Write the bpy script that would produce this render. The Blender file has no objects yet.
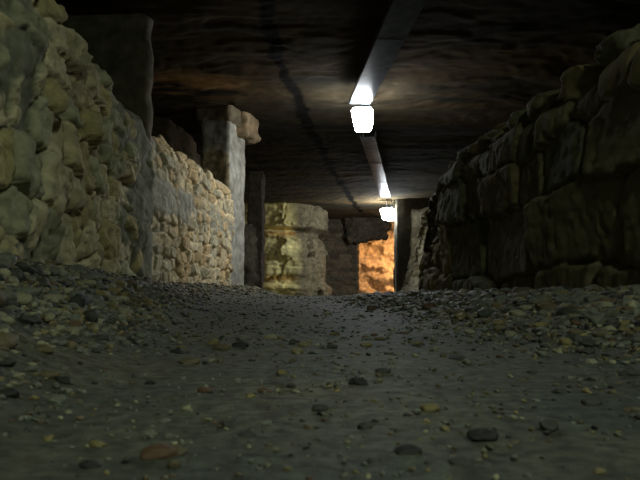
import bpy, math, random
import numpy as np
from mathutils import Vector

SC = bpy.context.scene
COL = SC.collection

# ------------------------------------------------------------------ camera, world, exposure
CAMZ = 0.12
FPX = 622.0
PITCH = math.atan(57.0 / FPX)
cd = bpy.data.cameras.new('camera')
cd.sensor_width = 36.0
cd.lens = 36.0 * FPX / 640.0
cd.clip_start = 0.02
cd.dof.use_dof = True
cd.dof.focus_distance = 4.5
cd.dof.aperture_fstop = 16.0
cam = bpy.data.objects.new('camera', cd)
COL.objects.link(cam)
cam.location = (0, 0, CAMZ)
cam.rotation_euler = (math.pi / 2 + PITCH, 0, 0)
SC.camera = cam
w = bpy.data.worlds.new('world')
SC.world = w
w.use_nodes = True
w.node_tree.nodes['Background'].inputs[0].default_value = (0, 0, 0, 1)
w.node_tree.nodes['Background'].inputs[1].default_value = 0
SC.view_settings.view_transform = 'Standard'
SC.view_settings.look = 'None'
SC.view_settings.gamma = 1
SC.view_settings.exposure = 0.0
SC.cycles.use_denoising = True
SC.cycles.max_bounces = 8
LAMP_NEAR, LAMP_MID, LAMP_FAR, LAMP_WARM = 105.0, 76.0, 125.0, 1900.0   # radiance of the diffusers


# ------------------------------------------------------------------ helpers
def ray(px, py):
    x = (px - 320) / FPX
    v = -(py - 240) / FPX
    c, s = math.cos(PITCH), math.sin(PITCH)
    return np.array([x, c - v * s, s + v * c])


def at_y(px, py, Y):
    d = ray(px, py)
    return np.array([0, 0, CAMZ]) + d * (Y / d[1])


def at_z(px, py, Z):
    d = ray(px, py)
    return np.array([0, 0, CAMZ]) + d * ((Z - CAMZ) / d[2])


def srgb(r, g, b):
    f = lambda c: (c / 255 / 12.92) if c / 255 <= 0.04045 else ((c / 255 + 0.055) / 1.055) ** 2.4
    return np.array([f(r), f(g), f(b)])


def _hash(ix, iy, iz, seed):
    h = (ix.astype(np.int64) * 374761393 + iy.astype(np.int64) * 668265263 + iz.astype(np.int64) * 2147483647 + seed * 1274126177) & 0xFFFFFFFF
    h = ((h ^ (h >> 13)) * 1274126177) & 0xFFFFFFFF
    h = ((h ^ (h >> 16)) * 2246822519) & 0xFFFFFFFF
    return ((h ^ (h >> 15)) & 0xFFFFFF) / float(0xFFFFFF)


def vnoise(x, y, z, seed=0):
    x, y, z = np.broadcast_arrays(np.asarray(x, float), np.asarray(y, float), np.asarray(z, float))
    ix, iy, iz = np.floor(x), np.floor(y), np.floor(z)
    fx, fy, fz = x - ix, y - iy, z - iz
    fx, fy, fz = [t * t * t * (t * (t * 6 - 15) + 10) for t in (fx, fy, fz)]
    out = 0
    for dx in (0, 1):
        wx = fx if dx else 1 - fx
        for dy in (0, 1):
            wy = fy if dy else 1 - fy
            for dz in (0, 1):
                wz = fz if dz else 1 - fz
                out = out + _hash(ix + dx, iy + dy, iz + dz, seed) * wx * wy * wz
    return out * 2 - 1


def fbm(x, y, z, seed=0, octv=4, gain=0.5):
    a, f, s, n = 1.0, 1.0, 0.0, 0.0
    for o in range(octv):
        s = s + a * vnoise(x * f, y * f, z * f, seed + o * 17)
        n += a
        a *= gain
        f *= 2.03
    return s / n


def sstep(a, b, x):
    t = np.clip((x - a) / (b - a), 0, 1)
    return t * t * (3 - 2 * t)


def make_mesh(name, V, F, cols=None, smooth=True):
    me = bpy.data.meshes.new(name)
    V = np.asarray(V, np.float32)
    F = np.asarray(F, np.int32)
    k = F.shape[1]
    me.vertices.add(len(V))
    me.vertices.foreach_set('co', V.ravel())
    me.loops.add(F.size)
    me.loops.foreach_set('vertex_index', F.ravel())
    me.polygons.add(len(F))
    me.polygons.foreach_set('loop_start', np.arange(0, F.size, k, dtype=np.int32))
    me.polygons.foreach_set('loop_total', np.full(len(F), k, np.int32))
    me.update(calc_edges=True)
    me.polygons.foreach_set('use_smooth', np.full(len(F), smooth, bool))
    if cols is not None:
        a = me.color_attributes.new('col', 'FLOAT_COLOR', 'POINT')
        c4 = np.ones((len(V), 4), np.float32)
        c4[:, :3] = cols
        a.data.foreach_set('color', c4.ravel())
    me.validate()
    me.update()
    return me


def link(name, me, mat=None, parent=None):
    o = bpy.data.objects.new(name, me)
    COL.objects.link(o)
    if mat is not None and me is not None and len(me.materials) == 0:
        me.materials.append(mat)
    if parent is not None:
        o.parent = parent
    return o


def tag(o, label=None, cat=None, group=None, kind=None):
    if label:
        o['label'] = label
    if cat:
        o['category'] = cat
    if group:
        o['group'] = group
    if kind:
        o['kind'] = kind
    return o


def empty(name, loc, rz=0.0):
    o = bpy.data.objects.new(name, None)
    o.empty_display_size = 0.1
    COL.objects.link(o)
    o.location = loc
    o.rotation_euler = (0, 0, rz)
    return o


def grid_faces(n, m):
    i = np.arange(n - 1)[:, None] * m + np.arange(m - 1)[None, :]
    return np.stack([i, i + m, i + m + 1, i + 1], -1).reshape(-1, 4)


# ------------------------------------------------------------------ materials
def mat_attr(name, rough=0.9, bump=0.4, scale=60.0, spec=0.25, mott=0.35):
    m = bpy.data.materials.new(name)
    m.use_nodes = True
    nt = m.node_tree
    b = nt.nodes['Principled BSDF']
    at = nt.nodes.new('ShaderNodeAttribute')
    at.attribute_name = 'col'
    tc = nt.nodes.new('ShaderNodeTexCoord')
    n1 = nt.nodes.new('ShaderNodeTexNoise')
    n1.inputs['Scale'].default_value = scale * 0.35
    n1.inputs['Detail'].default_value = 6
    n2 = nt.nodes.new('ShaderNodeTexNoise')
    n2.inputs['Scale'].default_value = scale
    n2.inputs['Detail'].default_value = 8
    n2.inputs['Roughness'].default_value = 0.7
    nt.links.new(tc.outputs['Object'], n1.inputs['Vector'])
    nt.links.new(tc.outputs['Object'], n2.inputs['Vector'])
    mr = nt.nodes.new('ShaderNodeMapRange')
    mr.inputs['From Min'].default_value = 0.3
    mr.inputs['From Max'].default_value = 0.7
    mr.inputs['To Min'].default_value = 1 - mott
    mr.inputs['To Max'].default_value = 1 + mott
    nt.links.new(n1.outputs['Fac'], mr.inputs['Value'])
    vm = nt.nodes.new('ShaderNodeVectorMath')
    vm.operation = 'SCALE'
    nt.links.new(at.outputs['Color'], vm.inputs[0])
    nt.links.new(mr.outputs['Result'], vm.inputs['Scale'])
    nt.links.new(vm.outputs['Vector'], b.inputs['Base Color'])
    bp = nt.nodes.new('ShaderNodeBump')
    bp.inputs['Strength'].default_value = bump
    bp.inputs['Distance'].default_value = 0.01
    nt.links.new(n2.outputs['Fac'], bp.inputs['Height'])
    nt.links.new(bp.outputs['Normal'], b.inputs['Normal'])
    b.inputs['Roughness'].default_value = rough
    b.inputs['Specular IOR Level'].default_value = spec
    return m


def mat_plain(name, col, rough=0.6, metal=0.0, spec=0.5, noise=0.0, scale=30, bump=0.0):
    m = bpy.data.materials.new(name)
    m.use_nodes = True
    nt = m.node_tree
    b = nt.nodes['Principled BSDF']
    b.inputs['Roughness'].default_value = rough
    b.inputs['Metallic'].default_value = metal
    b.inputs['Specular IOR Level'].default_value = spec
    tc = nt.nodes.new('ShaderNodeTexCoord')
    n1 = nt.nodes.new('ShaderNodeTexNoise')
    n1.inputs['Scale'].default_value = scale
    n1.inputs['Detail'].default_value = 5
    nt.links.new(tc.outputs['Object'], n1.inputs['Vector'])
    cr = nt.nodes.new('ShaderNodeValToRGB')
    c = np.array(col)
    cr.color_ramp.elements[0].position = 0.3
    cr.color_ramp.elements[1].position = 0.7
    cr.color_ramp.elements[0].color = (*(c * (1 - noise)), 1)
    cr.color_ramp.elements[1].color = (*(c * (1 + noise)), 1)
    nt.links.new(n1.outputs['Fac'], cr.inputs['Fac'])
    nt.links.new(cr.outputs['Color'], b.inputs['Base Color'])
    if bump:
        bp = nt.nodes.new('ShaderNodeBump')
        bp.inputs['Strength'].default_value = bump
        bp.inputs['Distance'].default_value = 0.004
        nt.links.new(n1.outputs['Fac'], bp.inputs['Height'])
        nt.links.new(bp.outputs['Normal'], b.inputs['Normal'])
    return m


def mat_emit(name, col, strength):
    m = bpy.data.materials.new(name)
    m.use_nodes = True
    b = m.node_tree.nodes['Principled BSDF']
    b.inputs['Base Color'].default_value = (0.8, 0.8, 0.8, 1)
    b.inputs['Emission Color'].default_value = (*col, 1)
    b.inputs['Emission Strength'].default_value = strength
    return m


M_STONE = mat_attr('limestone_rubble', 0.92, 0.55, 55, 0.2, 0.3)
M_BLOCK = mat_attr('limestone_block', 0.92, 0.5, 40, 0.2, 0.3)
M_ROCK = mat_attr('quarry_rock', 0.95, 0.6, 30, 0.15, 0.4)
M_ROOF = mat_attr('quarry_roof', 0.97, 0.2, 22, 0.05, 0.3)
M_GROUND = mat_attr('packed_grit', 0.7, 1.0, 150, 0.4, 0.6)
M_PEB = mat_attr('pebble_rock', 0.6, 0.3, 160, 0.4, 0.25)
M_TRAY = mat_plain('galvanised_steel', (0.10, 0.115, 0.13), 0.22, 0.0, 0.012, 0.3, 9)
M_RUST = mat_plain('dull_zinc', (0.25, 0.25, 0.25), 0.5, 0.8, 0.5, 0.2, 20)
M_PLASTIC = mat_plain('grey_plastic', (0.25, 0.26, 0.27), 0.5, 0, 0.5, 0.05, 20)
M_PIPE = mat_plain('white_conduit_plastic', (0.75, 0.76, 0.76), 0.4, 0, 0.5, 0.04, 20)


# ------------------------------------------------------------------ plan of the tunnel
def Lx(y):          # face of the left wall
    y = np.asarray(y, float)
    return np.where(y < 4.8, -0.77 - 0.1125 * y, -1.31 + 0.167 * (np.minimum(y, 7.3) - 4.8) - 0.08 * np.maximum(y - 7.3, 0))


def Rx(y):          # face of the right wall
    y = np.asarray(y, float)
    return np.where(y < 4.9, 1.33 - 0.1125 * y, 0.78 + 0.167 * (y - 4.9))


def ground(x, y):
    x = np.asarray(x, float)
    y = np.asarray(y, float)
    base = 0.125 * sstep(0.6, 6.6, y) - 0.16 * sstep(7.3, 11, y)
    dl = x - Lx(y)
    dr = Rx(y) - x
    fl = 1 - sstep(0.0, 0.62, dl)
    zl = 0.235 * (1 - sstep(7.2, 9.5, y))
    fr = 1 - sstep(0.0, 0.85, dr)
    zr = 0.15 * (1 - sstep(7.0, 9.5, y))
    z = base + (np.maximum(zl, base) - base) * fl * 0.98
    z = z + (np.maximum(zr, base) - base) * fr * 0.98
    z = z + 0.012 * fbm(x * 2.2, y * 2.2, 0, 5, 3) * sstep(0.2, 1.5, y)
    return z


def grid_sheet(xs, ys, zf):
    X, Y = np.meshgrid(xs, ys, indexing='ij')
    Z = zf(X, Y)
    return X, Y, Z


# ------------------------------------------------------------------ floor
def build_floor():
    xs = np.concatenate([np.linspace(-6, -2.0, 14)[:-1], np.linspace(-2.0, 2.0, 300), np.linspace(2.0, 6, 14)[1:]])
    ys = np.concatenate([np.linspace(-3.2, 0.25, 30)[:-1], np.geomspace(0.25, 9, 420), np.linspace(9, 22, 60)[1:]])
    X, Y, Z = grid_sheet(xs, ys, ground)
    bank = np.maximum(1 - sstep(0.1, 0.55, X - Lx(Y)), 1 - sstep(0.15, 0.8, Rx(Y) - X))
    rough = 0.003 + 0.012 * bank
    Z = Z + rough * fbm(X * 22, Y * 22, 0, 31, 3, 0.6)
    n = fbm(X * 3, Y * 3, 0, 77, 4)
    n2 = fbm(X * 40, Y * 40, 0, 78, 2)
    g = srgb(82, 87, 79)
    o = srgb(110, 105, 80)
    t = np.clip(0.35 + n * 0.6 + bank * 0.35, 0, 1)[..., None]
    c = (g * (1 - t) + o * t) * (1 + 0.3 * n2[..., None])
    me = make_mesh('floor', np.stack([X, Y, Z], -1).reshape(-1, 3), grid_faces(len(xs), len(ys)), c.reshape(-1, 3))
    o_ = link('floor', me, M_GROUND)
    tag(o_, 'trodden grey gravel and grit floor of the tunnel', None, None, 'structure')


# ------------------------------------------------------------------ ceiling
BLACK_LINE = [at_z(px, py, 2.22)[:2] for px, py in
              [(258, -60), (262, 0), (272, 40), (279, 72), (290, 92), (300, 108), (308, 132), (322, 152), (331, 172), (343, 188), (352, 203), (361, 214)]]


def dist_poly(X, Y, pts):
    d = np.full(X.shape, 1e9)
    for a, b in zip(pts[:-1], pts[1:]):
        ab = b - a
        t = np.clip(((X - a[0]) * ab[0] + (Y - a[1]) * ab[1]) / (ab @ ab), 0, 1)
        d = np.minimum(d, np.hypot(X - a[0] - t * ab[0], Y - a[1] - t * ab[1]))
    return d


def build_ceiling():
    xs = np.concatenate([np.linspace(-6, -2.6, 60)[:-1], np.linspace(-2.6, 3.2, 290), np.linspace(3.2, 6, 40)[1:]])
    ys = np.concatenate([np.linspace(-3.2, 2.5, 90)[:-1], np.linspace(2.5, 16, 560), np.linspace(16, 22, 80)[1:]])
    X, Y = np.meshgrid(xs, ys, indexing='ij')
    wob = 0.5 * fbm(X * 0.6, Y * 0.6, 0, 3, 3)
    a = fbm(X * 0.45, (Y + wob) * 1.5, 0, 9, 4, 0.55)
    terr = a * 5
    st = (np.floor(terr) + sstep(0.55, 0.95, terr - np.floor(terr))) / 5
    fl = 1 - 0.7 * sstep(6, 9, Y)
    Z = 2.27 + 0.05 * (1 - sstep(4.8, 6, Y)) + 0.06 * fl * st + 0.013 * fl * fbm(X * 1.6, Y * 4.5, 0, 21, 4, 0.6) + 0.005 * fbm(X * 12, Y * 14, 0, 22, 2)
    Z = np.maximum(Z, 2.17)
    c0, c1, c2 = srgb(42, 39, 30), srgb(58, 48, 33), srgb(35, 33, 27)
    n = fbm(X * 0.5, Y * 1.3, 0, 41, 4)
    t = np.clip(0.5 + n, 0, 1)[..., None]
    c = c0 * (1 - t) + c1 * t
    t2 = np.clip(fbm(X * 0.7, Y * 3.5, 0, 42, 4) * 1.6, 0, 1)[..., None]
    c = c * (1 - t2) + c2 * t2
    rc = at_z(178, 88, 2.25)
    rust = np.exp(-((X - rc[0]) / 0.6) ** 2 - ((Y - rc[1]) / 0.35) ** 2)[..., None] * np.clip(0.6 + 1.2 * fbm(X * 2, Y * 5, 0, 47, 3), 0, 1)[..., None]
    c = c * (1 - rust) + srgb(138, 104, 62) * rust
    pale = sstep(8.0, 10.5, Y + 0.8 * fbm(X, Y, 0, 46, 2))[..., None]     # roof colour raised beyond the pillars to stand for the far lamp's light
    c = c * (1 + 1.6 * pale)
    wl = 0.055 + 0.02 * fbm(X * 3, Y * 3, 0, 43, 3)
    d = dist_poly(X + 0.05 * fbm(X * 4, Y * 4, 0, 44, 2), Y, BLACK_LINE)
    k = (1 - sstep(wl * 0.8, wl * 1.35, d))[..., None]
    c = c * (1 - 0.93 * k) + srgb(14, 13, 12) * 0.93 * k
    F = grid_faces(len(xs), len(ys))[:, ::-1]
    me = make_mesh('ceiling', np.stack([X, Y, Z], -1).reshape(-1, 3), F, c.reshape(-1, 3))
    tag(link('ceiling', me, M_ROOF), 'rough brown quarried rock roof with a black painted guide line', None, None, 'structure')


# ------------------------------------------------------------------ walls of stones
def plan_path(pts, step, rad=0.12):
    pts = [np.array(p, float) for p in pts]
    out = [pts[0]]
    for i in range(1, len(pts) - 1):
        a, b, c = pts[i - 1], pts[i], pts[i + 1]
        r = min(rad, np.linalg.norm(a - b) * 0.45, np.linalg.norm(c - b) * 0.45)
        p0 = b + (a - b) / np.linalg.norm(a - b) * r
        p2 = b + (c - b) / np.linalg.norm(c - b) * r
        for t in np.linspace(0, 1, 7):
            out.append((1 - t) ** 2 * p0 + 2 * t * (1 - t) * b + t * t * p2)
    out.append(pts[-1])
    out = np.array(out)
    seg = np.r_[0, np.cumsum(np.linalg.norm(np.diff(out, axis=0), axis=1))]
    n = max(3, int(seg[-1] / step))
    u = np.linspace(0, seg[-1], n)
    P = np.stack([np.interp(u, seg, out[:, 0]), np.interp(u, seg, out[:, 1])], -1)
    T = np.gradient(P, axis=0)
    for _ in range(3):
        T[1:-1] = (T[:-2] + T[1:-1] + T[2:]) / 3
    T /= np.linalg.norm(T, axis=1)[:, None]
    return u, P, T


def courses(u0, u1, hs, lens, seed, jit=0.12, s0=0.0):
    """irregular courses: list of seeds (u, s, half length, half height, id)"""
    r = random.Random(seed)
    out = []
    s = s0
    for i, h in enumerate(hs):
        ln = lens[i % len(lens)]
        u = u0 - r.random() * ln
        while u < u1:
            l = ln * r.uniform(0.6, 1.45)
            hh = h * r.uniform(0.85, 1.15)
            out.append((u + l / 2, s + h / 2 + r.uniform(-jit, jit) * h, l / 2, hh / 2))
            u += l
        s += h
    return np.array(out)


def stone_field(U, S, seeds, seed, power=2.6, depth=0.06, edge_r=0.35, tilt=0.12, relief=0.02, warp=0.02, outs=0.02):
    rs = np.random.RandomState(seed)
    n = len(seeds)
    tx, ty = rs.uniform(-tilt, tilt, n), rs.uniform(-tilt, tilt, n)
    off = rs.uniform(-outs, outs, n)
    Uw = U + warp * fbm(U * 6, S * 6, 0, seed + 1, 3)
    Sw = S + warp * fbm(U * 6, S * 6, 5.5, seed + 2, 3) + warp * 1.2 * fbm(U * 1.3, S * 1.3, 2.5, seed + 3, 2)
    u, s = Uw.ravel(), Sw.ravel()
    F1 = np.full(u.shape, 1e9)
    F2 = np.full(u.shape, 1e9)
    I = np.zeros(u.shape, int)
    for k, (a, b, ha, hb) in enumerate(seeds):
        idx = np.nonzero((np.abs(u - a) < 3.2 * ha + 0.15) & (np.abs(s - b) < 3.2 * hb + 0.15))[0]
        d = (np.abs((u[idx] - a) / ha) ** power + np.abs((s[idx] - b) / hb) ** power) ** (1 / power)
        f1, f2 = F1[idx], F2[idx]
        new = d < f1
        F2[idx] = np.where(new, f1, np.minimum(f2, d))
        F1[idx] = np.where(new, d, f1)
        I[idx[new]] = k
    e = np.clip((F2 - F1) / edge_r, 0, 1)
    prof = np.sqrt(np.clip(1 - (1 - e) ** 2, 0, 1))
    du, ds = u - seeds[I, 0], s - seeds[I, 1]
    D = depth * (prof - 1) + off[I] + tx[I] * du + ty[I] * ds
    D = D.reshape(U.shape) + relief * fbm(U * 9, S * 9, I.reshape(U.shape) * 3.1, seed + 7, 4, 0.55)
    D = D - relief * 0.5 * (1 - np.abs(fbm(U * 13, S * 13, I.reshape(U.shape) * 1.7, seed + 8, 3, 0.6)) * 3).clip(0, 1) ** 2
    D = D - relief * 0.7 * sstep(0.35, 0.6, fbm(U * 26, S * 26, 0.4, seed + 9, 2))
    return D, prof.reshape(U.shape), I.reshape(U.shape)


def stone_wall(name, pts, z0, z1, thick, seeds, seed, cols, mortar_col, side=1, step=0.012, mort=-0.06, mamp=0.05,
               mfreq=2.5, mat=None, batter=0.0, label=None, mfun=None, colvar=0.18, crad=0.09, zfun=None, **kw):
    u, P, T = plan_path(pts, step)
    N2 = np.stack([-T[:, 1], T[:, 0]], -1) * side
    H = z1 - z0
    tot = H + max(thick, 0)
    s = np.linspace(0, tot, max(4, int(tot / step)))
    if thick > 0:
        q = crad
        ang = np.clip((s - (H - q)) / (q * 2), 0, 1) * math.pi / 2
        dz = np.cos(ang)
        dn = -np.sin(ang)
        ds = np.gradient(s)
        z = z0 + np.r_[0, np.cumsum((dz[1:] + dz[:-1]) / 2 * np.diff(s))]
        off = np.r_[0, np.cumsum((dn[1:] + dn[:-1]) / 2 * np.diff(s))]
    else:
        ang = np.zeros_like(s)
        z = z0 + s
        off = np.zeros_like(s)
    off = off - batter * (z - z0)
    U, S = np.meshgrid(u, s, indexing='ij')
    D, prof, I = stone_field(U, S, seeds, seed, **kw)
    ml = mort + mamp * fbm(U * mfreq, S * mfreq, 1.7, seed + 50, 4, 0.55)
    if mfun is not None:
        ml = ml + mfun(U, S)
    k = 0.012
    m = sstep(-k, k, ml - D)
    Dm = np.where(D > ml, D, ml + 0.15 * (D - ml)) + 0.004 * m * fbm(U * 30, S * 30, 0, seed + 60, 2)
    rs = np.random.RandomState(seed + 5)
    cols = np.array(cols)
    ci = rs.randint(0, len(cols), len(seeds))
    br = rs.uniform(1 - colvar, 1 + colvar, len(seeds))
    C = cols[ci[I]] * br[I][..., None]
    C = C * (1 + 0.2 * fbm(U * 5, S * 5, 3.3, seed + 70, 4)[..., None])
    C = C * (1 - 0.35 * (1 - sstep(0, 0.45, prof)))[..., None]      # stone colour darkens towards the joints
    mc = np.array(mortar_col) * (1 + 0.15 * fbm(U * 7, S * 7, 0, seed + 80, 3)[..., None])
    C = C * (1 - m[..., None]) + mc * m[..., None]
    nx = N2[:, None, 0] * np.cos(ang)[None]
    ny = N2[:, None, 1] * np.cos(ang)[None]
    nz = np.sin(ang)[None] + 0 * nx
    X = P[:, None, 0] + N2[:, None, 0] * off[None] + nx * Dm
    Y = P[:, None, 1] + N2[:, None, 1] * off[None] + ny * Dm
    Z = z[None] + nz * Dm
    if zfun is not None:
        Z = z0 + (Z - z0) * zfun(U)
    F = grid_faces(len(u), len(s))
    if side < 0:
        pass
    else:
        F = F[:, ::-1]
    me = make_mesh(name, np.stack([X, Y, Z], -1).reshape(-1, 3), F, C.reshape(-1, 3))
    o = link(name, me, mat or M_STONE)
    tag(o, label, None, None, 'structure')
    return o


def rock_wall(name, pts, z0, z1, seed, cols, side=1, step=0.05, amp=0.12, freq=1.2, strata=0.05, label=None, colfun=None,
              dispfun=None, kind='structure', cat=None, mat=None, group=None):
    u, P, T = plan_path(pts, step, 0.25)
    N2 = np.stack([-T[:, 1], T[:, 0]], -1) * side
    s = np.linspace(0, z1 - z0, max(4, int((z1 - z0) / step)))
    U, S = np.meshgrid(u, s, indexing='ij')
    D = amp * fbm(U * freq, S * freq * 1.3, 0.3, seed, 5, 0.55)
    a = S * 5 + 1.2 * fbm(U * 0.8, S * 1.0, 0, seed + 4, 3)
    fr = a - np.floor(a)
    D = D + strata * (_hash(np.floor(a), np.floor(U * 0.9 + _hash(np.floor(a), 0 * a, 0 * a, 3) * 9), 0 * a, seed) - 0.5) \
        - strata * 0.7 * (1 - sstep(0, 0.18, np.minimum(fr, 1 - fr)))
    if dispfun is not None:
        D = D + dispfun(U, S)
    cols = np.array(cols)
    t = np.clip(0.5 + 0.9 * fbm(U * 0.9, S * 2.4, 0.7, seed + 9, 4), 0, 1)[..., None]
    C = cols[0] * (1 - t) + cols[1] * t
    C = C * (1 + 0.25 * fbm(U * 8, S * 8, 0, seed + 12, 3)[..., None])
    if colfun is not None:
        C = colfun(U, S, C)
    X = P[:, None, 0] + N2[:, None, 0] * D
    Y = P[:, None, 1] + N2[:, None, 1] * D
    Z = z0 + S
    F = grid_faces(len(u), len(s))
    if side > 0:
        F = F[:, ::-1]
    me = make_mesh(name, np.stack([X, Y, Z], -1).reshape(-1, 3), F, np.clip(C, 0, 1).reshape(-1, 3))
    o = link(name, me, mat or M_ROCK)
    tag(o, label, cat, group, kind)
    return o


def rock_box(name, cx, cy, z0, z1, wx, wy, rz, seed, cols, amp=0.02, freq=4, rnd=0.05, step=0.025, parent=None, mat=None,
             lean=(0, 0), colfun=None, org=None, taper=0.0):
    """closed, rounded, roughly squared block of rock; colours and bumps follow position"""
    W, D, H = wx / 2, wy / 2, (z1 - z0) / 2
    Vs, Fs, off = [], [], 0
    for ax, sg in ((0, 1), (0, -1), (1, 1), (1, -1), (2, 1), (2, -1)):
        ext = [W, D, H]
        o1, o2 = [i for i in range(3) if i != ax]
        n1 = max(3, int(2 * ext[o1] / step) + 1)
        n2 = max(3, int(2 * ext[o2] / step) + 1)
        A, B = np.meshgrid(np.linspace(-1, 1, n1), np.linspace(-1, 1, n2), indexing='ij')
        V = np.zeros((n1, n2, 3))
        V[..., ax] = sg * ext[ax]
        V[..., o1] = A * ext[o1]
        V[..., o2] = B * ext[o2]
        F = grid_faces(n1, n2)
        flip = (sg > 0) == (ax == 1)
        if flip:
            F = F[:, ::-1]
        Vs.append(V.reshape(-1, 3))
        Fs.append(F + off)
        off += n1 * n2
    V = np.concatenate(Vs)
    F = np.concatenate(Fs)
    key = np.round(V * 1e5).astype(np.int64)
    _, first, inv = np.unique(key, axis=0, return_index=True, return_inverse=True)
    V = V[first]
    F = inv.ravel()[F]
    ext = np.array([W, D, H])
    inner = np.clip(V, -(ext - rnd), ext - rnd)
    d = V - inner
    L = np.linalg.norm(d, axis=1)[:, None]
    V2 = inner + d / np.maximum(L, 1e-9) * rnd
    nrm = d / np.maximum(L, 1e-9)
    p = V2 * freq
    disp = amp * fbm(p[:, 0], p[:, 1], p[:, 2], seed, 5, 0.55)
    V2 = V2 + nrm * disp[:, None]
    hz = (V2[:, 2] + H)
    V2[:, :2] *= (1 - taper * hz / (2 * H))[:, None]
    V2[:, 0] += lean[0] * hz
    V2[:, 1] += lean[1] * hz
    c, s_ = math.cos(rz), math.sin(rz)
    R = np.array([[c, -s_], [s_, c]])
    XY = V2[:, :2] @ R.T
    cols = np.array(cols)
    t = np.clip(0.5 + 0.9 * fbm(p[:, 0] * 0.7, p[:, 1] * 0.7, p[:, 2] * 0.7, seed + 9, 4), 0, 1)[:, None]
    C = cols[0] * (1 - t) + cols[1] * t
    if colfun is not None:
        C = colfun(V2 + [0, 0, H + z0], nrm, C)
    o0 = np.array(org if org is not None else (0, 0, 0), float)
    out = np.stack([XY[:, 0] + cx, XY[:, 1] + cy, V2[:, 2] + H + z0], -1) - o0
    me = make_mesh(name, out, F, np.clip(C, 0, 1))
    return link(name, me, mat or M_ROCK, parent)


C_PALE = srgb(196, 186, 150)
C_TAN = srgb(190, 168, 124)
C_GREEN = srgb(172, 170, 138)
C_OCH = srgb(180, 168, 120)
C_GREYM = srgb(130, 131, 110)
C_BLK = [srgb(98, 91, 68), srgb(87, 84, 65), srgb(105, 95, 67)]
C_DARK = [srgb(88, 78, 62), srgb(110, 96, 72)]

build_floor()
build_ceiling()

# near left wall: rubble laid in grey mortar
hs = [0.25, 0.21, 0.18, 0.17, 0.15, 0.14, 0.12, 0.11, 0.11, 0.11, 0.12, 0.12, 0.12, 0.12]
sd = courses(-0.2, 8.2, hs, [0.30, 0.22, 0.24, 0.2, 0.17], 11, 0.35)
y_of = lambda y: (float(Lx(y)), y)


def mf_left(U, S):
    patch = 0.075 * sstep(0.0, 0.45, fbm(U * 1.7 + 3, S * 1.7, 0, 91, 3)) + 0.1 * np.exp(-((U - 3.5) / 0.22) ** 2 - ((S - 1.0) / 0.28) ** 2)
    col_ = 0.075 * sstep(5.3, 5.75, U + 0.25 * fbm(U * 2, S * 3, 0, 92, 3))    # the end smeared with mortar up to the pillar
    return patch + col_


stone_wall('wall_left', [y_of(-1.4), y_of(4.62), (-1.75, 4.66)], 0.02, 1.30, 0.5, sd, 21, [C_PALE, C_GREEN, srgb(184, 172, 132), C_PALE, C_GREEN, C_PALE, C_OCH], C_GREYM,
           side=-1, mort=-0.066, mamp=0.075, depth=0.095, edge_r=0.42, tilt=0.26, relief=0.03, warp=0.06, outs=0.028, power=2.2,
           label='near left rubble wall of yellowish stones in grey mortar, reaching the dark pillar', mfun=mf_left)

# far left wall: smaller rubble with a broad mortar band
hs2 = [0.13, 0.12, 0.11, 0.1, 0.1, 0.1, 0.1, 0.1, 0.11, 0.1, 0.1, 0.11, 0.12, 0.12, 0.12]
sd2 = courses(-0.2, 3.4, hs2, [0.18, 0.11, 0.15, 0.12], 12, 0.35)


def mf_far(U, S):
    band = 0.055 * (1 - sstep(0.09, 0.19, np.abs(S - 0.83 + 0.08 * U * 0 + 0.06 * fbm(U * 2, S * 2, 0, 95, 2))))
    return band + 0.04 * (1 - sstep(0.15, 0.5, U))


p2 = (float(Lx(6.86)), 6.86)
stone_wall('wall_left_far', [(float(Lx(4.74)) - 0.02, 4.70), p2, (p2[0] - 0.05, 7.1)], 0.05, 1.33, 0.5, sd2, 22, [srgb(212, 196, 158), srgb(200, 176, 132), srgb(206, 188, 150), srgb(190, 180, 150)], srgb(166, 162, 144),
           side=-1, mort=-0.058, mamp=0.05, depth=0.07, edge_r=0.45, tilt=0.25, relief=0.016, warp=0.035, outs=0.018, step=0.011, power=2.2,
           label='far left rubble wall lit by the middle lamp, with a grey mortar band', mfun=mf_far, zfun=lambda U: 1.075 - 0.035 * U)

# right wall: large squared blocks laid dry
hsr = [0.27, 0.34, 0.25, 0.18, 0.2, 0.2, 0.2]
sdr = courses(-0.3, 8.0, hsr, [0.55, 0.5, 0.4, 0.3], 16, 0.1)
stone_wall('wall_right', [(float(Rx(-1.4)), -1.4), (float(Rx(4.5)), 4.5), (float(Rx(4.5)) + 0.8, 4.55)], -0.03, 0.99, 0.6, sdr, 23, C_BLK, srgb(70, 66, 52),
           side=1, mort=-0.12, mamp=0.03, depth=0.10, edge_r=0.2, tilt=0.12, relief=0.011, warp=0.045, outs=0.026, power=3.2, mat=M_BLOCK,
           label='right wall of large squared dark blocks laid dry')

# the right wall peters out in a leaning tumble of stones
sde = courses(-0.3, 4, [0.17] * 8, [0.22, 0.18], 38, 0.3)
stone_wall('wall_right_end', [(1.02, 4.25), (0.83, 4.5), (0.735, 5.15), (1.7, 5.3)], 0.0, 0.93, 0.5, sde, 39, C_BLK, srgb(60, 56, 44),
           side=1, mort=-0.1, mamp=0.05, depth=0.09, tilt=0.3, relief=0.03, warp=0.05, outs=0.025, step=0.016, batter=0.2, mat=M_BLOCK,
           label='leaning dark rubble where the right wall ends')

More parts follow.
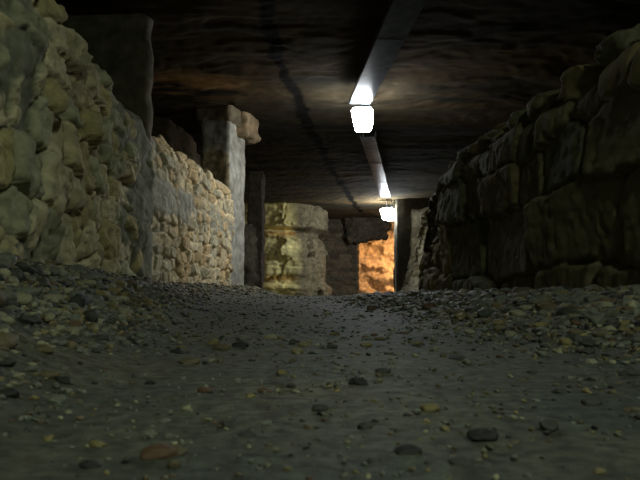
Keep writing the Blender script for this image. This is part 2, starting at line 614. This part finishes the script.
# farther rock around the tunnel
rock_wall('wall_left_rear', [(-5.6, 6.9), (-1.75, 7.2), (-1.95, 14.2)], -0.2, 2.6, 31, C_DARK, side=-1, step=0.05,
          label='dark rock face behind the far left wall')
rock_wall('wall_left_outer', [(-5.2, -3.2), (-5.4, 7.4)], -0.2, 2.6, 32, C_DARK, side=-1, step=0.09, label='dark rock side beyond the near left wall')
rock_wall('wall_right_outer', [(5.2, -3.2), (5.0, 5.2), (2.7, 9.8), (2.9, 14.5), (3.6, 18), (3.6, 21)], -0.2, 2.6, 33, C_DARK, side=1, step=0.07,
          label='dark rock side beyond the right wall')
rock_wall('wall_rear', [(5.6, -3.0), (-5.6, -3.0)], -0.2, 2.6, 34, C_DARK, side=1, step=0.1, label='dark rock closing the tunnel behind')
sdb = courses(-0.3, 4, [0.12] * 24, [0.3, 0.24], 18, 0.1)
stone_wall('wall_back', [(-0.5, 17.0), (1.08, 17.2), (1.2, 20.5)], -0.15, 2.6, 0, sdb, 24, [srgb(96, 84, 66), srgb(80, 72, 58)], srgb(50, 46, 38),
           side=-1, mort=-0.09, depth=0.06, step=0.02, label='dark coursed wall at the end of the tunnel')


def orange_disp(U, S):
    return 0.25 * fbm(U * 1.6, S * 1.6, 0, 55, 3) * sstep(0.7, 1.4, S)


rock_wall('wall_end', [(0.9, 20.2), (2.2, 19.9), (3.7, 19.6)], -0.15, 2.6, 35, [srgb(205, 180, 140), srgb(190, 160, 120)], side=-1, step=0.03,
          amp=0.42, freq=1.5, strata=0.02, dispfun=orange_disp, label='rough pale rock face glowing under a warm lamp at the far end')

# ------------------------------------------------------------------ pillars and outcrops
def pillar(label, cx, cy, z0, z1, wx, wy, rz, seed, cols, group=None, **kw):
    root = empty('stone_pillar', (cx, cy, z0), 0)
    tag(root, label, 'pillar', group)
    rock_box('shaft', cx, cy, z0, z1, wx, wy, rz, seed, cols, parent=root, org=(cx, cy, z0), **kw)
    return root


# first pillar: broad face rendered in dark plaster
x1 = at_y(148, 100, 4.6)[0]
pr = pillar('broad dark plastered pillar rising at the end of the near left wall', x1 - 0.52, 4.72, 0.0, 2.36, 1.0, 0.18, 0.0, 61,
            [srgb(84, 80, 66), srgb(100, 94, 76)], amp=0.045, freq=3, rnd=0.08, step=0.02)

# second pillar: slim, with a protruding block at its head
a = at_y(229, 200, 6.86)
b = at_y(245.5, 200, 7.36)
ang = math.atan2(b[1] - a[1], b[0] - a[0]) - math.pi / 2
wd, ln = 0.36, float(np.linalg.norm((b - a)[:2]))
mid = (a + b)[:2] / 2
nrm = np.array([math.cos(ang), math.sin(ang)])
cxy = mid - nrm * wd / 2


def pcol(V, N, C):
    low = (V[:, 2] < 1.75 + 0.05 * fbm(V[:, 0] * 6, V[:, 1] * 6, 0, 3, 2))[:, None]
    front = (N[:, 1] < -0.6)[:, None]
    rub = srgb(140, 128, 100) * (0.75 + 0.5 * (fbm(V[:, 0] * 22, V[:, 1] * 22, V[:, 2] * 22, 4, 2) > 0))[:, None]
    C = np.where(front, C * 0.6, C)  # front face painted dimmer for its shade, and as dirtier stone
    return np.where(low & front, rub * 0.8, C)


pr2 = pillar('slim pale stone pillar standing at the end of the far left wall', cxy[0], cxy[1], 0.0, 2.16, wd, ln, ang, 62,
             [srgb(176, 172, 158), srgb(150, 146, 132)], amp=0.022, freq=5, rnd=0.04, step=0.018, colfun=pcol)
k = at_y(243, 128, 7.15)
rock_box('corbel', k[0] - 0.02, 7.3, 1.99, 2.30, 0.30, 0.5, ang, 63, [srgb(140, 120, 90), srgb(120, 104, 80)], amp=0.07, freq=5, rnd=0.07,
         step=0.02, parent=pr2, org=(cxy[0], cxy[1], 0.0), taper=0.1)
k = at_y(217, 116, 6.95)
rock_box('head_block', k[0] + 0.02, 7.12, 2.10, 2.34, 0.46, 0.5, ang, 64, [srgb(110, 98, 78), srgb(96, 88, 70)], amp=0.05, freq=5, rnd=0.05,
         step=0.02, parent=pr2, org=(cxy[0], cxy[1], 0.0))

# third pillar, dark, beyond
xa, xb = at_y(251, 200, 10.5)[0], at_y(263, 200, 10.5)[0]
pillar('narrow dark pillar beyond the slim pale one, in front of the yellow rock', (xa + xb) / 2 - 0.03, 10.7, -0.2, 2.32, xb - xa + 0.04, 0.4, -0.05, 65,
       [srgb(100, 90, 74), srgb(84, 76, 64)], amp=0.05, freq=4, rnd=0.03, step=0.025)
# rubble low beside it
root = rock_box('rubble_heap', at_y(251, 250, 9.3)[0] - 0.12, 9.3, -0.1, 1.2, 0.4, 0.6, 0.1, 66, [srgb(112, 104, 86), srgb(90, 84, 72)], amp=0.16, freq=7, rnd=0.12, step=0.022, taper=0.25)
tag(root, 'dark rubble stack between the slim pale pillar and the narrow dark pillar', 'rubble')

# fourth pillar on the right by the far lamp
xa = at_y(396, 200, 13.5)[0]
pillar('dark rock pillar just right of the far lamp, edging the orange lit gap', xa + 0.7, 13.75, -0.2, 2.34, 1.4, 0.5, 0.0, 67,
       [srgb(70, 64, 52), srgb(84, 76, 62)], amp=0.05, freq=2, rnd=0.03, step=0.035)


# yellow rock mass
SD_OCH = courses(-0.3, 7, [0.68, 0.5, 0.42, 0.28, 0.5, 0.5], [0.95, 0.7, 0.8], 47, 0.3)


def och_disp(U, S):
    z = S - 0.15
    crack = -0.22 * np.exp(-((z - 1.70 + 0.05 * (U - 1.0)) / 0.035) ** 2) * (U < 2.0)
    top = 0.10 * sstep(1.70, 1.76, z)
    lower = -0.10 * sstep(1.45, 1.6, z) * (1 - sstep(1.66, 1.72, z))
    joint = -0.12 * np.exp(-((U - 0.78) / 0.02) ** 2) * (z > 1.72)
    niche = -0.15 * np.exp(-((U - 0.75) / 0.08) ** 2 - ((z - 0.75) / 0.1) ** 2)
    foot = 0.12 * (1 - sstep(0.3, 0.5, z)) + 0.05 * (1 - sstep(1.2, 1.3, z))
    blocks = stone_field(U, S, SD_OCH, 48, power=2.4, depth=0.09, edge_r=0.12, tilt=0.3, relief=0.016, warp=0.09, outs=0.05)[0]
    return crack + top + lower + joint + niche + foot + blocks


def och_col(U, S, C):
    z = S - 0.15
    band = np.exp(-((z - 1.58) / 0.07) ** 2)[..., None] * (0.6 + 0.4 * vnoise(U * 4, S * 8, 0, 8)[..., None])
    C = C * (1 - band) + srgb(190, 130, 50) * band
    b2 = np.exp(-((z - 0.55) / 0.06) ** 2)[..., None] * 0.8
    C = C * (1 - b2) + srgb(190, 140, 64) * b2
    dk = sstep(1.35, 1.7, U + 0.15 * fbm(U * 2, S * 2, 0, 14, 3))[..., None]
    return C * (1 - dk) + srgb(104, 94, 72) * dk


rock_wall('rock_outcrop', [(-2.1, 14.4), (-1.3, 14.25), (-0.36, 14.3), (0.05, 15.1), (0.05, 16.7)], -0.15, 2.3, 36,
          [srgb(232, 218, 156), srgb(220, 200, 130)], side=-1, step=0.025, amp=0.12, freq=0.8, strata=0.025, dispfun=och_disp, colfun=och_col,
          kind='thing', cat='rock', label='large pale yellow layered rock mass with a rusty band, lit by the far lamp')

# lintel above the lit opening
xa, xb = at_y(346, 230, 17.0)[0], at_y(386, 230, 17.0)[0]
o = rock_box('rock_lintel', (xa + xb) / 2, 17.3, 1.66, 2.45, xb - xa, 0.9, 0.0, 71, [srgb(70, 62, 50), srgb(84, 74, 60)], amp=0.34, freq=2.8, rnd=0.14, step=0.025)
tag(o, 'dark ragged rock lintel hanging over the orange lit opening', 'lintel')

# the right hand rubble pier whose pale side catches the far lamp
sdp = courses(-0.3, 4, [0.14] * 12, [0.2, 0.17], 28, 0.2)
ya, yb = 8.6, 10.6
tl, tr_ = at_y(414, 215, yb), at_y(424, 215, ya)
bl, br_ = at_y(399, 290, yb), at_y(404, 290, ya)
hgt = 1.35
lean_ = (tr_[0] - br_[0]) / 1.15
stone_wall('wall_right_far', [(br_[0] + 1.6, ya - 0.1), (br_[0] + 0.0, ya), (bl[0] + 0.02, yb), (bl[0] + 1.0, yb + 0.1)], 0.0, hgt, 0.4, sdp, 29,
           [srgb(186, 178, 150), srgb(150, 140, 112)], srgb(150, 146, 124), side=1, mort=-0.07, mamp=0.05, depth=0.07, tilt=0.2, relief=0.03,
           warp=0.04, outs=0.04, step=0.018, batter=lean_ * 0.9, mat=M_STONE, label='leaning rubble pier on the right, its pale edge lit by the far lamp')


# ------------------------------------------------------------------ loose rocks
_ico_cache = {}


def ico(sub):
    if sub in _ico_cache:
        return _ico_cache[sub]
    import bmesh
    bm = bmesh.new()
    bmesh.ops.create_icosphere(bm, subdivisions=sub, radius=1)
    V = np.array([v.co[:] for v in bm.verts])
    F = np.array([[v.index for v in f.verts] for f in bm.faces])
    bm.free()
    _ico_cache[sub] = (V, F)
    return V, F


def rock_shape(seed, sub=3, box=0.6, amp=0.15, cuts=5, freq=1.6):
    V, F = ico(sub)
    rs = np.random.RandomState(seed)
    P = np.sign(V) * np.abs(V) ** box
    P = P / np.max(np.abs(P))
    for _ in range(cuts):
        n = rs.normal(size=3)
        n /= np.linalg.norm(n)
        lim = rs.uniform(0.62, 0.9)
        d = P @ n
        ex = np.clip(d - lim, 0, None)
        P = P - n[None] * (ex * 0.9)[:, None]
    f = fbm(V[:, 0] * freq, V[:, 1] * freq, V[:, 2] * freq, seed, 4, 0.5)
    P = P * (1 + amp * f)[:, None]
    P = P - (P.max(0) + P.min(0)) / 2
    P = P / ((P.max(0) - P.min(0)) / 2)
    return P, F


# cap stones along the top of the right wall
cap_labels = ['largest rough cap stone on the right wall, at the right edge of the picture',
              'rounded cap stone second from the right edge on the right wall',
              'long low cap stone third from the right edge on the right wall',
              'tilted cap stone with a pale edge, fourth from the right edge on the right wall',
              'cap stone fifth from the right edge on the right wall',
              'squat cap stone sixth from the right edge on the right wall',
              'cap stone seventh from the right edge on the right wall',
              'cap stone eighth from the right edge on the right wall',
              'farthest and smallest cap stone at the dark end of the right wall']
cy = [(2.0, .15, .085), (2.3, .13, .10), (2.6, .17, .095), (2.93, .15, .10), (3.2, .12, .085), (3.45, .12, .09), (3.7, .12, .08), (3.95, .12, .085), (4.18, .11, .06)]
for i, (y, hl, hh) in enumerate(cy):
    P, F = rock_shape(400 + i, 4, 0.6, 0.32, 7, 2.0)
    P = P * [0.12, hl, hh * 0.88]
    c = C_BLK[i % 3] * (1.15 + 0.3 * fbm(P[:, 0] * 9, P[:, 1] * 9, P[:, 2] * 9, i, 3))[:, None]
    me = make_mesh('cap_stone', P, F, c)
    o = link('cap_stone', me, M_BLOCK)
    o.location = (float(Rx(y)) + 0.13, y, 0.94 + hh)
    o.rotation_euler = (random.Random(i).uniform(-.08, .08), random.Random(i + 9).uniform(-.15, .1), 0.11 + random.Random(i + 5).uniform(-.15, .15))
    tag(o, cap_labels[i], 'stone', 'cap stones along the right wall')


# ------------------------------------------------------------------ cable tray and lamps
def box_mesh(name, sx, sy, sz, mat, parent, loc=(0, 0, 0), bev=0.004, segs=2):
    import bmesh
    bm = bmesh.new()
    bmesh.ops.create_cube(bm, size=1)
    for v in bm.verts:
        v.co = Vector((v.co.x * sx, v.co.y * sy, v.co.z * sz))
    if bev:
        bmesh.ops.bevel(bm, geom=bm.edges[:] + bm.verts[:], offset=bev, segments=segs, affect='EDGES')
    for f in bm.faces:
        f.smooth = False
    me = bpy.data.meshes.new(name)
    bm.to_mesh(me)
    bm.free()
    o = link(name, me, mat, parent)
    o.location = loc
    return o


def tube(name, pts, r, mat, parent=None, n=12):
    pts = [np.array(p, float) for p in pts]
    V, F = [], []
    for i, p in enumerate(pts):
        t = pts[min(i + 1, len(pts) - 1)] - pts[max(i - 1, 0)]
        t /= np.linalg.norm(t)
        h = np.array([1, 0, 0]) if abs(t[0]) < 0.8 else np.array([0, 1, 0])
        a_ = np.cross(t, h)
        a_ /= np.linalg.norm(a_)
        b_ = np.cross(t, a_)
        for q in range(n):
            th = 2 * math.pi * q / n
            V.append(p + r * (math.cos(th) * a_ + math.sin(th) * b_))
    for i in range(len(pts) - 1):
        for q in range(n):
            F.append((i * n + q, i * n + (q + 1) % n, (i + 1) * n + (q + 1) % n, (i + 1) * n + q))
    me = bpy.data.meshes.new(name)
    me.from_pydata([tuple(v) for v in V], [], F + [tuple(range(n))[::-1], tuple((len(pts) - 1) * n + q for q in range(n))])
    for p in me.polygons:
        p.use_smooth = len(p.vertices) == 4
    return link(name, me, mat, parent)


TZ = 2.10


def cable_tray(p0, p1, width, label, name='cable_tray'):
    p0, p1 = np.array(p0[:2]), np.array(p1[:2])
    L = float(np.linalg.norm(p1 - p0))
    rz = math.atan2(p1[1] - p0[1], p1[0] - p0[0]) - math.pi / 2
    root = empty(name, (p0[0], p0[1], TZ), rz)
    tag(root, label, 'cable tray', 'cable trays under the roof')
    # floor of the tray in pressed lengths, with a slight joint between them
    n = max(1, round(L / 1.5))
    for i in range(n):
        l = L / n
        box_mesh('tray_floor', width, l - 0.006, 0.003, M_TRAY, root, (0, (i + 0.5) * l, 0), 0)
        if i:
            box_mesh('coupling_plate', width * 0.96, 0.05, 0.003, M_TRAY, root, (0, i * l, -0.004), 0)
    for sx in (-1, 1):
        box_mesh('side_lip', 0.003, L, 0.035, M_TRAY, root, (sx * width / 2, L / 2, 0.0165), 0)
    y = 0.35
    while y < L:
        for sx in (-1, 1):
            tube('hanger_rod', [(sx * (width / 2 - 0.012), y, 0.0), (sx * (width / 2 - 0.012), y, 0.2)], 0.004, M_RUST, root, 8)
        y += 1.4
    return root


a0, a1 = at_z(410, 0, TZ), at_z(359.5, 104, TZ)
dirn = (a1 - a0) / np.linalg.norm(a1 - a0)
wt = at_z(427, 0, TZ)[0] - at_z(393, 0, TZ)[0]
wt = wt * 0.96
st = a1 - dirn * 8.0
cable_tray(st, a1, wt, 'long galvanised cable tray overhead, running from above the viewer to the middle lamp')
b0, b1 = at_z(367.5, 137, TZ), at_z(385.5, 197, TZ)
cable_tray(b0, b1, wt * 0.86, 'farther galvanised cable tray running from the middle lamp to the far lamp')


def trapez(name, w0, w1, l, z0, z1, mat, parent, flare=0.0):
    """lamp cover: w0 wide at the near end, w1 at the far one; rounded edges"""
    import bmesh
    bm = bmesh.new()
    vs = []
    for z, f in ((z0, 1.0), (z1, 1.0 - flare)):
        for x, y in ((-w0 / 2, -l / 2), (w0 / 2, -l / 2), (w1 / 2, l / 2), (-w1 / 2, l / 2)):
            vs.append(bm.verts.new((x * f, y * f, z)))
    for q in ((0, 1, 2, 3), (7, 6, 5, 4), (0, 4, 5, 1), (1, 5, 6, 2), (2, 6, 7, 3), (3, 7, 4, 0)):
        bm.faces.new([vs[i] for i in q])
    bmesh.ops.recalc_face_normals(bm, faces=bm.faces[:])
    bmesh.ops.bevel(bm, geom=bm.edges[:], offset=0.012, segments=3, affect='EDGES')
    me = bpy.data.meshes.new(name)
    bm.to_mesh(me)
    bm.free()
    return link(name, me, mat, parent)


TAPER = -0.4


def lamp(loc, rz, col, strength, label, w=0.17, l=0.34, h=0.19, cat='lamp', rods=True):
    root = empty('tunnel_lamp', loc, rz)
    tag(root, label, cat)
    trapez('housing', w + 0.02, w + 0.02, l + 0.02, -0.045, 0.0, M_PLASTIC, root)
    trapez('diffuser', w * 0.95, w * 0.95, l, -h, -0.047, mat_emit('lit_diffuser', col, strength), root, TAPER)
    for sy in (-1, 1) if rods else ():
        tube('hanger_rod', [(0, sy * l * 0.4, 0.0), (0, sy * l * 0.4, 0.22)], 0.005, M_RUST, root, 8)
    return root


m = at_z(363, 118, TZ - 0.1)
lamp((m[0], m[1] + 0.05, TZ - 0.005), -0.10, (0.93, 0.97, 1.0), LAMP_MID, 'bright white middle lamp hanging where the two cable trays meet')
m2 = at_z(389, 212, TZ - 0.1)
lamp((m2[0], m2[1], TZ - 0.005), -0.5, (0.86, 0.94, 1.0), LAMP_FAR, 'smaller looking bright white far lamp at the end of the farther tray', 0.2, 0.3, 0.27)
q0 = a0 + dirn * ((-0.85 - a0[1]) / dirn[1])
lamp((q0[0], q0[1], TZ - 0.01), 0.11, (0.86, 1.0, 0.80), LAMP_NEAR, 'white lamp under the tray behind the viewpoint', rods=False)
lamp((2.75, 18.6, 2.0), 0.3, (1.0, 0.60, 0.32), LAMP_WARM * 0.3, 'warm orange lamp hidden behind the far right pillar', 0.14, 0.2, 0.14)

# thin white conduit dropping from the far lamp
cx_ = at_y(395.3, 250, 13.3)[0]
o = tube('conduit_pipe', [(cx_, 13.3, -0.05), (cx_, 13.3, 1.3), (cx_, 13.3, 2.0), (cx_ - 0.03, 13.29, 2.06), (cx_ - 0.08, 13.28, 2.08)], 0.011, M_PIPE)
tag(o, 'thin white vertical conduit dropping from beside the far lamp', 'pipe')

# ------------------------------------------------------------------ gravel
TONES = {
    'dark grey': srgb(58, 58, 52), 'grey': srgb(98, 100, 88), 'brown': srgb(92, 82, 60),
    'rusty red': srgb(88, 68, 50), 'pale': srgb(134, 130, 104), 'ochre': srgb(116, 105, 68), 'black': srgb(36, 36, 33)}
rng = np.random.RandomState(5)
N0 = 52000
gy = np.exp(rng.uniform(math.log(0.33), math.log(9.0), N0))
gl, gr = Lx(gy), Rx(gy)
gx = gl + (gr - gl) * rng.uniform(0, 1, N0)
dl, dr = gx - gl, gr - gx
wl = 0.34 + 0.12 * fbm(gy * 1.5, 0 * gy, 0, 88, 2)
bank = np.maximum(1 - sstep(0.25, 0.62, dl), 1 - sstep(0.4, 0.85, dr))
far = sstep(4.0, 6.8, gy)
dens = 0.12 + 0.88 * np.maximum(bank, far * 0.4)
dens = dens * (0.6 + 0.8 * (fbm(gx * 3, gy * 3, 0, 99, 3) > -0.1))
vis = np.abs(gx / gy) < 0.62
keep = (rng.uniform(0, 1, N0) < dens) & vis & (dl > 0.02) & (dr > 0.02)
gx, gy, bank = gx[keep], gy[keep], bank[keep]
n = len(gx)
size = np.exp(rng.normal(math.log(0.0068), 0.42, n)) * (1 + 0.9 * bank)
size = size * (0.4 + 0.6 * sstep(0.3, 1.6, gy)) * (0.75 + 0.25 * np.clip(bank, 0, 1)) * (1 + 0.25 * sstep(3, 7, gy))
size = np.clip(size, 0.0025, 0.034)
tone_names = list(TONES)
tone_p = np.array([0.22, 0.38, 0.17, 0.04, 0.07, 0.09, 0.04])
tone_i = rng.choice(len(tone_names), n, p=tone_p / tone_p.sum())
left_p = np.array([0.12, 0.34, 0.14, 0.03, 0.2, 0.15, 0.02])      # paler mix on the left bank stands for the yellowish light there
tone_l = rng.choice(len(tone_names), n, p=left_p / left_p.sum())
tone_i = np.where((gx < 0) & (bank > 0.4), tone_l, tone_i)
apparent = size / gy
inframe = (np.abs(gx / gy) < 0.5)
order = np.argsort(-(apparent * inframe))

# hand placed pebbles the photograph shows plainly: px, py, width in px, tone, label
HAND = [
    (408, 452, 27, 'black', 'flat black pebble nearest the bottom edge, right of centre'),
    (482, 437, 30, 'black', 'wide black pebble lying to the right of the nearest black one'),
    (462, 463, 26, 'dark grey', 'dark grey pebble almost at the bottom edge below the wide black pebble'),
    (592, 403, 22, 'dark grey', 'dark pebble on the grit near the lower right edge'),
    (560, 391, 16, 'dark grey', 'small dark pebble left of the one near the lower right edge'),
    (630, 373, 22, 'dark grey', 'dark pebble cut by the right edge at the foot of the right bank'),
    (588, 351, 15, 'dark grey', 'dark pebble at the edge of the right gravel bank'),
    (457, 358, 17, 'dark grey', 'dark pebble on the right half of the path above the black pebbles'),
    (470, 331, 12, 'pale', 'small pale pebble with a glint on the right half of the path'),
    (383, 371, 16, 'dark grey', 'tall dark pebble just right of the middle of the path'),
    (359, 382, 21, 'black', 'long black pebble left of the tall dark one mid path'),
    (270, 337, 17, 'pale', 'pale cream pebble standing out on the middle of the path'),
    (240, 345, 17, 'black', 'black pebble left of the pale cream one'),
    (222, 347, 18, 'brown', 'brown pebble touching the left of the black one near mid path'),
    (304, 344, 13, 'ochre', 'yellowish flat pebble right of the pale cream one'),
    (332, 346, 12, 'dark grey', 'dark angular pebble in the middle of the path'),
    (336, 333, 11, 'brown', 'brown pebble farther along the middle of the path'),
    (380, 338, 13, 'brown', 'rounded brown pebble on the path below the far lamp'),
    (366, 344, 12, 'ochre', 'tan pebble just left of the rounded brown one below the far lamp'),
    (320, 408, 17, 'dark grey', 'dark pebble on the lower middle of the path with a glint beside it'),
    (265, 390, 15, 'rusty red', 'rusty red crumbly pebble left of the middle of the path'),
    (205, 390, 16, 'rusty red', 'rust coloured pebble on the left half of the path'),
    (228, 424, 18, 'dark grey', 'dark pebble lower left of centre'),
    (247, 435, 20, 'dark grey', 'dark flat pebble below and right of its neighbour, lower left of centre'),
    (158, 455, 36, 'rusty red', 'large reddish brown stone near the bottom edge on the left'),
    (175, 452, 24, 'brown', 'brown stone against the large reddish one at the bottom left'),
    (91, 465, 22, 'black', 'black pebble at the bottom edge on the left'),
    (50, 375, 20, 'brown', 'brown topped stone on the left side of the path'),
    (63, 380, 18, 'black', 'black pebble tucked against the brown topped stone at left'),
    (42, 350, 22, 'brown', 'big brown stone at the edge of the left gravel bank'),
    (7, 394, 22, 'black', 'black stone cut by the left edge of the picture'),
    (6, 362, 22, 'dark grey', 'dark stone on the left bank at the very edge of the picture'),
    (74, 340, 16, 'dark grey', 'dark pebble on the front of the left bank'),
    (100, 338, 18, 'dark grey', 'wide dark pebble right of the left bank front'),
    (131, 341, 15, 'black', 'black pebble at the right tip of the left bank'),
    (176, 351, 16, 'black', 'black pebble on the left half of the path by a pale one'),
    (190, 362, 20, 'brown', 'brown flat pebble below the black one on the left half of the path'),
    (150, 382, 12, 'black', 'tiny black pebble on the left half of the path'),
    (165, 421, 14, 'grey', 'grey rounded pebble on the lower left of the path'),
    (430, 408, 20, 'ochre', 'yellow brown flat pebble right of the path centre'),
    (553, 335, 12, 'ochre', 'ochre pebble at the edge of the right bank'),
    (148, 433, 18, 'grey', 'flat grey green pebble at the lower left'),
]


def hit_ground(px, py):
    d = ray(px, py)
    t0 = 0.2
    for t in np.geomspace(0.25, 12, 1500):
        p = np.array([0, 0, CAMZ]) + d * t
        if p[2] <= float(ground(p[0], p[1])):
            return p
    return None


# shared pebble meshes: six shapes in seven tones
peb_mesh = {}


def pebble_mesh(v, tone):
    key = (v, tone)
    if key not in peb_mesh:
        P, F = rock_shape(900 + v, 3, 0.8, 0.35, 7 + v % 3, 1.8)
        c = TONES[tone] * (1 + 0.3 * fbm(P[:, 0] * 2, P[:, 1] * 2, P[:, 2] * 2, v, 3))[:, None]
        peb_mesh[key] = make_mesh('pebble', P, F, c)
        peb_mesh[key].materials.append(M_PEB)
    return peb_mesh[key]


proto = link('pebble', pebble_mesh(0, 'black'))
first = True


def put_pebble(x, y, r, tone, v, label, group, fl=0.5, el=0.8, rot=0.0):
    global first
    o = proto if first else proto.copy()
    if not first:
        COL.objects.link(o)
    first = False
    o.data = pebble_mesh(v, tone)
    z = float(ground(x, y))
    o.scale = (r, r * el, r * fl)
    o.rotation_euler = (0, 0, rot)
    o.location = (x, y, z + r * fl * 0.25)
    tag(o, label, 'pebble', group)


rr = random.Random(8)
taken = []
for i, (px, py, wpx, tone, lab) in enumerate(HAND):
    p = hit_ground(px, py + 2)
    if p is None:
        continue
    r = wpx / 2 / FPX * p[1]
    put_pebble(p[0], p[1], r, tone, i % 6, lab, 'stones the photo shows plainly on the path', 0.5, 0.75, rr.uniform(-.3, .3))
    taken.append((p[0], p[1], r))
T_ = np.array(taken)
cnt = 0
as_thing = np.zeros(n, bool)
drop = np.zeros(n, bool)
for i in order:
    if cnt >= 255:
        break
    x, y = gx[i], gy[i]
    if np.any(np.hypot(T_[:, 0] - x, T_[:, 1] - y) < T_[:, 2] + size[i] * 1.1):
        drop[i] = True
        continue
    T_ = np.vstack([T_, [x, y, size[i]]])
    left, right = x - float(Lx(y)), float(Rx(y)) - x
    zone = 'on the bank under the left wall' if left < 0.5 else ('on the bank under the right wall' if right < 0.7 else ('on the left half of the grit path' if x / y < 0 else 'on the right half of the grit path'))
    near = 'close to the viewer' if y < 0.9 else ('a little way off' if y < 2 else 'farther off')
    tone = tone_names[tone_i[i]]
    lab = '%s pebble %s, %s' % (tone, zone, near)
    put_pebble(x, y, size[i], tone, int(i) % 6, lab, 'pebbles ' + lab, 0.5 + 0.2 * rr.random(), 0.65 + 0.3 * rr.random(), rr.uniform(0, 6))
    as_thing[i] = True
    cnt += 1

# the thousands of smaller ones
rest = ~as_thing & ~drop


def mass(idx, sub, templ_n, seed):
    rs = np.random.RandomState(seed)
    shapes = [rock_shape(700 + t, sub, 0.8, 0.4, 7, 1.8) for t in range(templ_n)]
    Fb = shapes[0][1]
    k_ = len(idx)
    nv = len(shapes[0][0])
    T = np.stack([s[0] for s in shapes])
    V = T[rs.randint(0, templ_n, k_)]
    sc = np.stack([size[idx], size[idx] * rs.uniform(0.6, 1, k_), size[idx] * rs.uniform(0.4, 0.75, k_)], -1)
    V = V * sc[:, None, :]
    th = rs.uniform(0, 2 * math.pi, k_)
    tl_ = rs.uniform(-0.5, 0.5, k_)
    c, s = np.cos(tl_), np.sin(tl_)
    V = np.stack([V[..., 0] * c[:, None] - V[..., 2] * s[:, None], V[..., 1], V[..., 0] * s[:, None] + V[..., 2] * c[:, None]], -1)
    c, s = np.cos(th), np.sin(th)
    V = np.stack([V[..., 0] * c[:, None] - V[..., 1] * s[:, None], V[..., 0] * s[:, None] + V[..., 1] * c[:, None], V[..., 2]], -1)
    z = ground(gx[idx], gy[idx]) + sc[:, 2] * rs.uniform(-0.4, 0.5, k_)
    V = V + np.stack([gx[idx], gy[idx], z], -1)[:, None, :]
    base = np.array([TONES[t] for t in tone_names])[tone_i[idx]] * rs.uniform(0.75, 1.25, k_)[:, None]
    C = np.repeat(base, nv, 0)
    F = (Fb[None] + (np.arange(k_) * nv)[:, None, None]).reshape(-1, 3)
    return V.reshape(-1, 3), F, C


idx = np.nonzero(rest)[0]
nearm = gy[idx] < 1.6
V1, F1_, C1 = mass(idx[nearm], 2, 8, 1)
V2, F2_, C2 = mass(idx[~nearm], 1, 8, 2)
me = make_mesh('gravel', np.concatenate([V1, V2]), np.concatenate([F1_, F2_ + len(V1)]), np.concatenate([C1, C2]))
g = link('gravel', me, M_PEB)
tag(g, 'loose small gravel strewn over the path and heaped along both walls', 'gravel', None, 'stuff')
print('pebbles', cnt + len(taken), 'gravel', len(idx))
